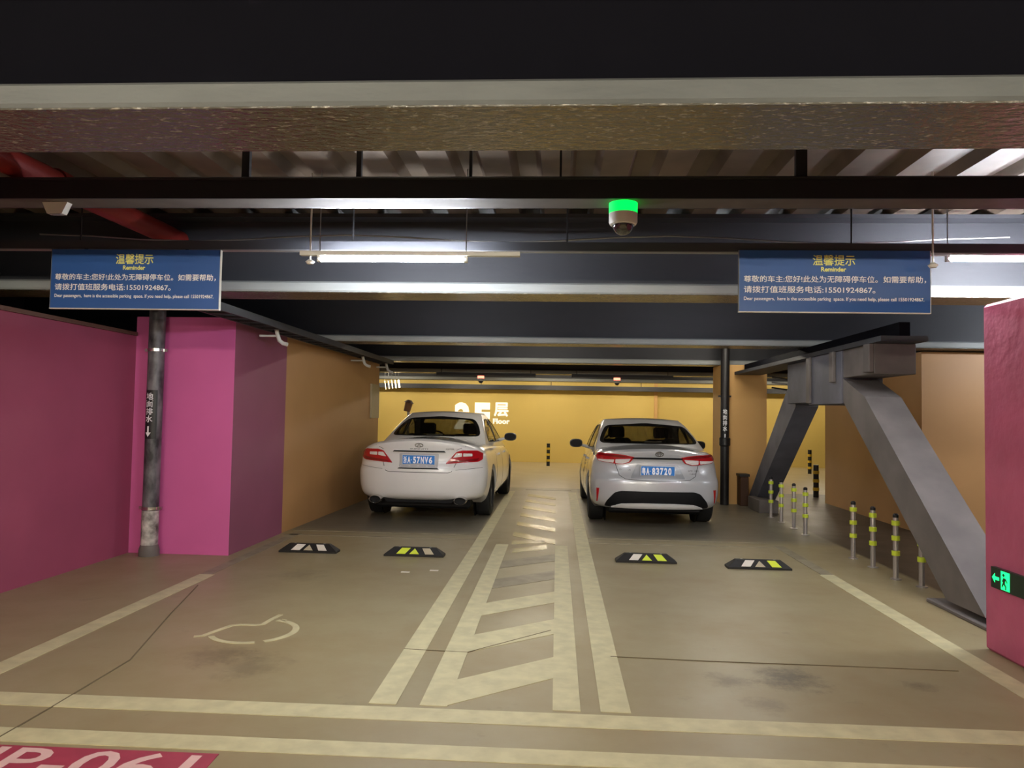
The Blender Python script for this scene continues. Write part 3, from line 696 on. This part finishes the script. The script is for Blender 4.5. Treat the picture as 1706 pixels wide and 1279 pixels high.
def patch(tree, poly, d, name, M, parent, off=.004, thick=.006, step=.035, hole=None, smooth=50, lift=None):
    """poly lies in (x,z) for d='rear'/'front' or (y,z) for 'left'/'right'; it is laid on the body"""
    bm = tri_grid(poly, step, hole)
    D = {'rear': Vector((0, 1, 0)), 'front': Vector((0, -1, 0)), 'right': Vector((-1, 0, 0)), 'left': Vector((1, 0, 0))}[d]
    back = {}
    for v in list(bm.verts):
        u, z = v.co.x, v.co.y
        o = Vector((u, 0, z)) if d in ('rear', 'front') else Vector((0, u, z))
        o -= D*12
        hit, nrm, _, _ = tree.ray_cast(o, D)
        if hit is None:
            hit, nrm, _, _ = tree.find_nearest(Vector((u, .3, z)) if d == 'rear' else o+D*11)
        if nrm.dot(D) > 0: nrm = -nrm
        e = off+(lift(u, z) if lift else 0)
        v.co = hit+nrm*e; back[v] = hit+nrm*(e-thick)
    faces = list(bm.faces); bnd = [e for e in bm.edges if len(e.link_faces) == 1]
    nb = {v: bm.verts.new(p_) for v, p_ in back.items()}
    for f in faces: bm.faces.new([nb[v] for v in f.verts][::-1])
    for e in bnd:
        a, b = e.verts; bm.faces.new((a, b, nb[b], nb[a]))
    bmesh.ops.recalc_face_normals(bm, faces=bm.faces)
    me = bpy.data.meshes.new(name); bm.to_mesh(me); bm.free(); me.materials.append(M)
    if smooth: smooth_mesh(me, smooth)
    return link(name, me, parent)
def seam(tree, pts, wd, d, name, M, parent, off=.0015):
    poly = [];
    L_, R_ = [], []
    for i, p in enumerate(pts):
        a = Vector(pts[max(i-1, 0)]); b = Vector(pts[min(i+1, len(pts)-1)]); q = (b-a).normalized(); nn_ = Vector((-q.y, q.x))*wd/2
        L_.append(tuple(Vector(p)+nn_)); R_.append(tuple(Vector(p)-nn_))
    return patch(tree, L_+R_[::-1], d, name, M, parent, off=off, thick=.003, step=.08)
def mirror(poly): return [(-x_, z_) for x_, z_ in poly][::-1]
def cut_arches(me, W, axles, r):
    a = bpy.data.objects.new('a', me); COL.objects.link(a)
    cut = MB()
    for y in axles:
        for s in (-1, 1): cut.cyl((s*(W-.27), y, r*.9), (s*(W+.3), y, r*.9), r, 40)
    cm = bpy.data.meshes.new('c'); cm.from_pydata([Vector(v) for v in cut.v], [], cut.f); fix_normals(cm)
    c = bpy.data.objects.new('c', cm); COL.objects.link(c)
    m_ = a.modifiers.new('b', 'BOOLEAN'); m_.operation = 'DIFFERENCE'; m_.object = c; m_.solver = 'EXACT'
    bpy.context.view_layer.update()
    out = bpy.data.meshes.new_from_object(a.evaluated_get(bpy.context.evaluated_depsgraph_get()))
    bpy.data.objects.remove(a); bpy.data.objects.remove(c)
    return out if len(out.polygons) > 500 else me
TYRE = mat('tyre_rubber', '#151515', .7); RIM = mat('alloy_rim', '#a9a9a6', .25, metal=.9)
SEAMM = mat('panel_gap', '#1b1a1a', .8); GLASSD = glass_mat('tinted_car_glass', (.48, .49, .46, 1)); GLASSS = glass_mat('side_car_glass', (.9, .88, .84, 1))
FRIT = mat('black_glass_border', '#0c0c0d', .15); SEAT = mat('dark_seat_fabric', '#1d1a1a', .8)
LRED = mat('red_lamp_lens', '#b3101c', .1, coat=1, bump=.15, bscale=60); LRED2 = mat('dark_red_lamp_lens', '#7d0d14', .1, coat=1)
LCLR = mat('clear_lamp_lens', '#e9dfdc', .12, coat=1, bump=.5, bscale=70)
PLATEB = mat('blue_plate', '#1d78cc', .4); TRIM = mat('black_car_trim', '#0d0d0f', .6, spec=.25); TRIMG = mat('grey_badge', '#6e6a68', .3, metal=.7)
MIRM = mat('dark_mirror_housing', '#3a3430', .3, coat=.5)
def rbox(mb, x0, x1, y0, y1, z0, z1, b): return mb.box(x0, x1, y0, y1, z0, z1, bev=b)
def wheel(root, x, y, r, wd, side):
    prof = [(r*.66, -wd/2), (r*.9, -wd/2), (r*.985, -wd/2+.02), (r, -wd/2+.05), (r, wd/2-.05), (r*.985, wd/2-.02), (r*.9, wd/2), (r*.66, wd/2), (r*.66, -wd/2)]
    t = MB().lathe(prof, (x, y, r), axis='x', n=40).build('wheel', TYRE, root, smooth=35)
    o = side*wd*.36
    rim = MB().lathe([(r*.67, -wd*.45), (r*.69, o), (r*.60, o*1.02), (r*.58, -wd*.3)], (x, y, r), axis='x', n=40)
    for k in range(10):
        a = 2*PI*k/10; ca, sa = math.cos(a), math.sin(a)
        h = .022; pts = []
        for rr, hw in ((.05, .03), (r*.61, .016)):
            for q in (-hw, hw): 
                for dx in (o*.55, o*.95): pts.append((x+dx, y+rr*ca-q*sa, r+rr*sa+q*ca))
        rim.add(pts, [(0, 1, 3, 2), (4, 6, 7, 5), (0, 4, 5, 1), (2, 3, 7, 6), (0, 2, 6, 4), (1, 5, 7, 3)])
    rim.cyl((x+o*.5, y, r), (x+o*1.0, y, r), .06, 16)
    rim.build('rim', RIM, t, smooth=35)
    MB().cyl((x-o*.2, y, r), (x+o*.1, y, r), r*.56, 28).build('brake_disc', TRIM, t, smooth=35)
    return t
def car(P):
    root = thing('car', P['label'], 'car', (P['pos'][0], P['pos'][1], 0), rz=P['yaw'])
    PA = P['paint']; W, L = P['W'], P['L']
    body = loft(P['levels'], W, L, P['zbot'], P['ztop'], P['crown'], .07, .42, .5)
    tree_full = BVHTree.FromPolygons([v.co.copy() for v in body.vertices], [tuple(f.vertices) for f in body.polygons])
    body = cut_arches(body, W, P['axles'], P['wr']+.05); body.materials.clear(); body.materials.append(PA); smooth_mesh(body, 40)
    link('body', body, root)
    # greenhouse shell with real window openings
    gh = loft(P['glev'], P['GW'], P['GL'], [(0, .9)], P['groof'], P['gcrown'], .10, .16, .3, p=2.4, nl=40, ns=90, nr=22, ncap=10, close_bottom=False)
    gy = P['gy']
    for v in gh.vertices: v.co.y += gy
    tree = BVHTree.FromPolygons([v.co.copy() for v in gh.vertices], [tuple(f.vertices) for f in gh.polygons])
    rw = rounded(P['rwin'], .07); fw = rounded(P['fwin'], .07); sw = [rounded(q, .04) for q in P['swin']]
    bm = bmesh.new(); bm.from_mesh(gh); kill = []
    for f in bm.faces:
        c = f.calc_center_median(); n_ = f.normal
        if inside(rw, c.x, c.z) and c.y < gy+P['GL']*.45 and abs(n_.x) < .85: kill.append(f)
        elif inside(fw, c.x, c.z) and c.y > gy+P['GL']*.55 and abs(n_.x) < .85: kill.append(f)
        elif abs(n_.x) > .5 and any(inside(q, c.y, c.z) for q in sw): kill.append(f)
    bmesh.ops.delete(bm, geom=kill, context='FACES'); bm.to_mesh(gh); bm.free()
    gh.materials.append(PA); smooth_mesh(gh, 50); g = link('roof_and_pillars', gh, root)
    def shrink(poly, f): 
        cx_ = sum(p_[0] for p_ in poly)/len(poly); cz_ = sum(p_[1] for p_ in poly)/len(poly); out = []
        for x_, z_ in poly:
            d_ = Vector((x_-cx_, z_-cz_)); out.append((x_-d_.normalized().x*f, z_-d_.normalized().y*f*.8))
        return out
    for nm_, pl, d_ in (('rear_window', rw, 'rear'), ('windscreen', fw, 'front')):
        gl = patch(tree, pl, d_, nm_, GLASSD if d_ == 'rear' else GLASSS, root, off=.003, thick=.004, step=.09)
        patch(tree, shrink(pl, -.02), d_, 'window_border', FRIT, gl, off=.0055, thick=.010, step=.05, hole=shrink(pl, .03))
    for q in sw:
        for s_ in ('left', 'right'):
            gl = patch(tree, q, s_, 'side_window', GLASSS, root, off=.003, thick=.004, step=.12)
            patch(tree, shrink(q, -.015), s_, 'window_border', TRIM, gl, off=.006, thick=.011, step=.06, hole=shrink(q, .012))
    # interior
    sx = .36
    for s_ in (-1, 1):
        y_ = P['seat_y']
        rbox(MB(), s_*sx-.24, s_*sx+.24, y_, y_+.14, .5, 1.12, .04).build('front_seat', SEAT, root)
        rbox(MB(), s_*sx-.13, s_*sx+.13, y_-.02, y_+.08, 1.14, 1.32, .03).build('headrest', SEAT, root)
        rbox(MB(), s_*sx-.12, s_*sx+.12, y_-1.02, y_-.92, .98, 1.17, .03).build('headrest', SEAT, root)
    MB().box(-.6, .6, y_-1.25, y_-.95, .98, 1.03).build('parcel_shelf', SEAT, root)
    rbox(MB(), -.65, .65, P['seat_y']+1.0, P['seat_y']+1.35, .95, 1.04, .03).build('dashboard', SEAT, root)
    MB().tube([(-sx+.18*math.cos(a), P['seat_y']+.75-.05*math.sin(a), 1.0+.17*math.sin(a)) for a in [k*PI/8 for k in range(17)]], .015, 8).build('steering_wheel', TRIM, root, smooth=60)
    # rear details
    T = tree_full
    for f_ in (lambda q: q, mirror):
        tl = patch(T, rounded(f_(P['light']), .015, 3), 'rear', 'tail_light', LRED, root, off=.012, thick=.02, step=.04)
        for nm2, q, M_ in P['lens']: patch(T, rounded(f_(q), .008, 2), 'rear', nm2, M_, tl, off=.0155, thick=.006, step=.04)
    for q, wd_ in P['seams']: seam(T, q, wd_, 'rear', 'panel_gap', SEAMM, root)
    for q in P['side_seams']:
        for s_ in ('left', 'right'): seam(T, q, .006, s_, 'door_gap', SEAMM, root)
    for yy, zz in P['handles']:
        for s_ in ('left', 'right'):
            patch(T, rounded([(yy, zz), (yy+.2, zz), (yy+.2, zz+.03), (yy, zz+.03)], .012, 2), s_, 'door_handle', PA, root, off=.028, thick=.032, step=.1)
    # plate
    px, pz, pw, ph = P['plate']
    py = T.ray_cast(Vector((px, -5, pz+ph/2)), Vector((0, 1, 0)))[0].y-.022
    rc = patch(T, rounded(P['recess'], .02, 3), 'rear', 'plate_recess', P['recess_mat'], root, off=.003, thick=.006, step=.05)
    pl = MB().box(px-pw/2, px+pw/2, py, py+.02, pz, pz+ph).build('number_plate', PLATEB, root)
    b_ = MB(); e = .004
    b_.box(px-pw/2-.006, px+pw/2+.006, py-.002, py+.003, pz-.006, pz+.001).box(px-pw/2-.006, px+pw/2+.006, py-.002, py+.003, pz+ph-.001, pz+ph+.006)
    b_.box(px-pw/2-.006, px-pw/2+.001, py-.002, py+.003, pz-.006, pz+ph+.006).box(px+pw/2-.001, px+pw/2+.006, py-.002, py+.003, pz-.006, pz+ph+.006)
    b_.build('plate_frame', WHITE, pl)
    for body_, a, b in P['ptext']:
        text_on('plate_lettering', body_, (px-pw/2+a*pw, py-.0015, pz+ph*.14), ((b-a)*pw, 0, 0), (0, 0, ph*.72), TXTW, pl, bold=.02 if body_ in '浙粤' else .045)
    MB().cyl((px-pw/2+.275*pw, py-.002, pz+ph/2), (px-pw/2+.275*pw, py, pz+ph/2), .006, 10).build('plate_dot', TXTW, pl)
    for nm2, q, M_, of, lb in P['patches']:
        o_ = patch(T, q, 'rear', nm2, M_, root, off=of, thick=of+.006, step=.04)
        if lb: o_['label'] = lb
    for body_, x0, x1, z0, z1 in P['badges']:
        yb = T.ray_cast(Vector(((x0+x1)/2, -5, (z0+z1)/2)), Vector((0, 1, 0)))[0].y
        ya_, yb_ = (T.ray_cast(Vector((q, -5, (z0+z1)/2)), Vector((0, 1, 0)))[0].y for q in (x0, x1))
        za_, zb_ = (T.ray_cast(Vector(((x0+x1)/2, -5, q)), Vector((0, 1, 0)))[0].y for q in (z0, z1))
        text_on('badge_lettering', body_, (x0, ya_-.005-(yb-za_)*0, z0), (x1-x0, yb_-ya_, 0), (0, zb_-za_, z1-z0), TRIMG, root, bold=.01)
    ring_ = P['emblem'](T); ring_.build('emblem', CHROME, root, smooth=60)
    # mirrors
    for s_ in (-1, 1):
        mx_, my_, mz_ = P['mirror']
        mm_ = bmesh.new(); bmesh.ops.create_icosphere(mm_, subdivisions=3, radius=1)
        for v in mm_.verts:
            q = v.co; q = Vector((math.copysign(abs(q.x)**.7, q.x), math.copysign(abs(q.y)**.8, q.y), math.copysign(abs(q.z)**.75, q.z)))
            v.co = Vector((s_*mx_+q.x*.105, my_+max(q.y, -.25)*.085, mz_+q.z*.07))
        me = bpy.data.meshes.new('m'); mm_.to_mesh(me); mm_.free(); me.materials.append(MIRM); smooth_mesh(me, 60)
        mo = link('wing_mirror', me, root)
        MB().prism([(s_*mx_+.096*math.cos(a), mz_+.060*math.sin(a)) for a in [k*PI/10 for k in range(20)]], 'y', my_-.027, my_-.015).build('mirror_glass', TRIM, mo)
        MB().cyl((s_*(mx_-.09), my_+.02, mz_-.03), (s_*(mx_-.24), my_+.06, mz_-.07), .022, 10, .03).build('mirror_arm', PA, mo, smooth=60)
    # wheels, liners, underside
    for y_ in P['axles']:
        for s_ in (-1, 1):
            wheel(root, s_*(W-.135), y_, P['wr'], .22, s_)
            r_ = P['wr']+.046; MB().cyl((s_*(W-.262), y_, (P['wr']+.05)*.9), (s_*(W-.255), y_, (P['wr']+.05)*.9), r_, 32).build('wheel_liner', TRIM, root)
    MB().box(-W*.72, W*.72, .35, L-.4, .17, .32, bev=.03).build('underbody', TRIM, root)
    # high brake light strip and shark fin
    h = P['brake']; yb = tree.ray_cast(Vector((h[0], -5, h[1])), Vector((0, 1, 0)))[0].y
    MB().box(h[0]-.12, h[0]+.12, yb+.03, yb+.06, h[1]-.01, h[1]+.012).build('high_brake_light', LCLR, root)
    return root

PEARL = mat('pearl_white_car_paint', '#e2dfdb', .32, coat=1); SILVER = mat('silver_grey_car_paint', '#bcbcbd', .3, metal=.12, coat=1)
def oval_emblem(cx_, z0, rx, rz, inner):
    def f(T):
        def on(x_, z_): return T.ray_cast(Vector((x_, -5, z_)), Vector((0, 1, 0)))[0]+Vector((0, -.008, 0))
        mb = MB(); K = 24
        mb.tube([on(cx_+rx*math.cos(2*PI*k/K), z0+rz*math.sin(2*PI*k/K)) for k in range(K+1)], .0055, 6)
        for q in inner: mb.tube([on(cx_+rx*a, z0+rz*b) for a, b in q], .0045, 6)
        return mb
    return f
lg1 = [(.36, .80), (.50, .965), (.58, .985), (.76, .98), (.83, .94), (.83, .86), (.78, .83)]
car(dict(label='pearl white sedan with blue plate 57NV6 parked in the left bay', pos=(-1.85, 10.0), yaw=-.018, paint=PEARL, W=.922, L=5.1,
    levels=[(0, .86, .10, .12), (.06, .93, .03, .04), (.22, .98, .0, 0), (.45, 1.0, .0, 0), (.56, 1.0, .012, .03), (.64, .995, .05, .08), (.82, .975, .055, .16), (.93, .94, .045, .25), (.975, .90, .05, .3), (1, .84, .085, .34)],
    zbot=[(0, .31), (.5, .30), (.8, .2), (4.4, .2), (5.1, .24)], ztop=[(0, 1.125), (.15, 1.135), (1.0, 1.14), (3.6, 1.06), (4.2, .99), (4.8, .84), (5.1, .72)], crown=.15,
    glev=[(0, 1.0, .0, -.25), (.25, .95, .22, .05), (.5, .88, .52, .40), (.75, .80, .86, .75), (.9, .735, 1.1, .98), (1, .68, 1.32, 1.14)], GW=.84, GL=3.5, gy=.66,
    groof=[(0, 1.40), (.9, 1.47), (1.5, 1.515), (2.1, 1.52), (2.7, 1.47), (3.5, 1.3)], gcrown=.07,
    rwin=[(-.66, 1.145), (.66, 1.145), (.60, 1.28), (.50, 1.395), (0, 1.418), (-.50, 1.395), (-.60, 1.28)], fwin=[(-.70, 1.08), (.70, 1.08), (.56, 1.40), (-.56, 1.40)],
    swin=[[(1.55, 1.06), (2.42, 1.04), (2.42, 1.40), (2.1, 1.385), (1.75, 1.26)], [(2.5, 1.04), (3.5, 1.03), (3.0, 1.30), (2.6, 1.40)]],
    light=lg1, lens=[('reversing_lamp', [(.455, .885), (.57, .90), (.57, .945), (.50, .945)], LCLR), ('indicator_lamp', [(.585, .90), (.70, .905), (.70, .94), (.585, .945)], LCLR), ('lower_lens', [(.40, .815), (.76, .84), (.79, .88), (.44, .835)], LRED2)],
    seams=[([(-.505, .82), (-.45, .70), (-.40, .685), (.40, .685), (.45, .70), (.505, .82)], .007), ([(.50, .985), (.62, 1.04)], .005), ([(-.50, .985), (-.62, 1.04)], .005), ([(-.84, .75), (-.5, .72)], .004), ([(.84, .75), (.5, .72)], .004)],
    side_seams=[[(1.55, .45), (1.62, .9)], [(2.5, .25), (2.5, .98)], [(3.55, .25), (3.6, .95)]], handles=[(1.95, .84), (2.95, .83)],
    axles=(1.1, 4.15), wr=.345, plate=(0, .785, .44, .125), recess=[(-.27, .935), (.27, .935), (.26, .745), (-.26, .745)], recess_mat=mat('recess_paint', '#b7b4b4', .4),
    ptext=[('浙', .03, .135), ('A', .155, .25), ('5', .33, .425), ('7', .445, .545), ('N', .57, .67), ('V', .69, .80), ('6', .82, .925)],
    patches=[('chrome_garnish', [(-.36, .955), (.36, .955), (.34, .972), (-.34, .972)], TRIM, .02, 'dark garnish strip'), ('bumper_strip', [(-.28, .728), (.28, .728), (.26, .742), (-.26, .742)], TRIM, .01, None), ('bumper_crease', [(-.3, .585), (.3, .585), (.3, .592), (-.3, .592)], PEARL, .008, None)],
    badges=[('INFINITI', -.12, .12, .988, 1.004), ('Q70L', .36, .48, .988, 1.008)], emblem=oval_emblem(0, 1.045, .055, .024, [[(-.5, -.85), (-.05, .4), (0, .7), (.05, .4), (.5, -.85)]]),
    mirror=(.995, 3.02, 1.10), seat_y=2.55, brake=(0, 1.16)))
c1 = [o for o in bpy.data.objects if o.name == 'car'][0]
for s_ in (-1, 1):
    ex = MB(); ax, az = .575*s_, .315; K = 28
    prof = [(1.0, .15), (1.0, -.012), (.93, -.02), (.82, -.012), (.82, .12)]
    vs = [(ax+.085*r_*math.cos(2*PI*k/K), h_+.005, az+.052*r_*math.sin(2*PI*k/K)) for k in range(K) for r_, h_ in prof]
    fs = [(k*5+q, ((k+1) % K)*5+q, ((k+1) % K)*5+q+1, k*5+q+1) for k in range(K) for q in range(4)]
    e_ = ex.add(vs, fs).build('exhaust_tip', CHROME, c1, smooth=60)
    MB().prism([(ax+.069*math.cos(2*PI*k/K), az+.042*math.sin(2*PI*k/K)) for k in range(K)], 'y', .05, .07).build('exhaust_bore', TRIM, e_)
MB().prism([(-.5, .34), (.5, .34), (.44, .27), (-.44, .27)], 'y', .12, .4).build('rear_valance', TRIM, c1)

lg2 = [(.30, .945), (.36, .87), (.46, .84), (.56, .85), (.76, .875), (.79, .93), (.76, .98), (.50, .978), (.40, .965)]
car(dict(label='silver grey sedan with blue plate 83720 parked in the right bay', pos=(1.34, 10.0), yaw=.008, paint=SILVER, W=.89, L=4.64,
    levels=[(0, .90, .09, .12), (.06, .95, .03, .04), (.2, .985, .0, 0), (.42, 1.0, .0, 0), (.52, .995, .015, .03), (.60, .985, .06, .08), (.78, .965, .09, .16), (.90, .93, .06, .25), (.965, .89, .045, .3), (1, .82, .085, .34)],
    zbot=[(0, .26), (.5, .26), (.75, .19), (4.0, .19), (4.64, .22)], ztop=[(0, 1.05), (.12, 1.06), (.8, 1.095), (3.2, 1.0), (3.8, .92), (4.3, .80), (4.64, .70)], crown=.10,
    glev=[(0, 1.0, .0, -.3), (.25, .955, .20, .0), (.5, .895, .46, .36), (.75, .82, .78, .72), (.9, .755, 1.0, .96), (1, .69, 1.24, 1.12)], GW=.83, GL=3.25, gy=.45,
    groof=[(0, 1.34), (.9, 1.42), (1.5, 1.462), (2.0, 1.465), (2.5, 1.42), (3.2, 1.25)], gcrown=.06,
    rwin=[(-.69, 1.10), (.69, 1.10), (.655, 1.20), (.57, 1.34), (0, 1.368), (-.57, 1.34), (-.655, 1.20)], fwin=[(-.70, 1.04), (.70, 1.04), (.55, 1.34), (-.55, 1.34)],
    swin=[[(1.25, 1.02), (2.1, 1.0), (2.1, 1.35), (1.85, 1.34), (1.5, 1.22)], [(2.18, 1.0), (3.1, .99), (2.65, 1.26), (2.3, 1.345)]],
    light=lg2, lens=[('reversing_lamp', [(.35, .925), (.545, .912), (.545, .858), (.46, .848), (.375, .878)], LCLR), ('indicator_lamp', [(.56, .908), (.765, .90), (.75, .88), (.57, .858)], LCLR), ('upper_lens', [(.36, .948), (.50, .97), (.75, .972), (.77, .955), (.45, .938)], LRED2)],
    seams=[([(-.55, .85), (-.50, .70), (-.42, .655), (-.2, .64), (.2, .64), (.42, .655), (.50, .70), (.55, .85)], .006), ([(.52, .98), (.55, 1.03)], .005), ([(-.52, .98), (-.55, 1.03)], .005)],
    side_seams=[[(1.4, .42), (1.45, .9)], [(2.15, .24), (2.15, .95)], [(3.1, .24), (3.12, .92)]], handles=[(1.68, .82), (2.55, .81)],
    axles=(.98, 3.68), wr=.322, plate=(0, .70, .44, .13), recess=[(-.27, .85), (.27, .85), (.36, .665), (-.36, .665)], recess_mat=mat('recess_silver', '#9c9d9f', .35, metal=.2),
    ptext=[('粤', .03, .135), ('A', .155, .25), ('8', .33, .425), ('3', .45, .545), ('7', .57, .665), ('2', .69, .785), ('0', .81, .905)],
    patches=[('light_bar', [(-.32, .925), (.32, .925), (.34, .942), (-.34, .942)], TRIM, .014, 'dark strip joining the tail lights'),
             ('lower_grille', rounded([(-.69, .285), (-.66, .36), (-.56, .475), (-.48, .50), (.48, .50), (.56, .475), (.66, .36), (.69, .285)], .03, 3), TRIM, .008, 'black bumper insert'),
             ('skid_strip', rounded([(-.60, .292), (-.47, .335), (-.2, .348), (.2, .348), (.47, .335), (.60, .292)], .01, 2), PEARL, .03, 'silver strip in the black insert'),
             ('side_reflector', [(-.79, .52), (-.755, .52), (-.775, .34), (-.785, .34)], LRED, .008, 'red vertical reflector'), ('side_reflector', [(.755, .52), (.79, .52), (.785, .34), (.775, .34)], LRED, .008, 'red vertical reflector')],
    badges=[('COROLLA', -.50, -.35, .765, .785), ('HYBRID', .41, .55, .765, .783), ('1.8H', .43, .50, .725, .742)],
    emblem=oval_emblem(.02, .99, .052, .03, [[(.42*math.cos(k*PI/8), .85*math.sin(k*PI/8)) for k in range(17)], [(.95*math.cos(k*PI/8), .45+.32*math.sin(k*PI/8)) for k in range(17)]]),
    mirror=(1.0, 2.45, 1.035), seat_y=2.2, brake=(.05, 1.125)))
c2 = [o for o in bpy.data.objects if o.name == 'car.001'][0]
MB().prism([(-.62, .30), (.62, .30), (.55, .23), (-.55, .23)], 'y', .14, .4).build('rear_valance', TRIM, c2)
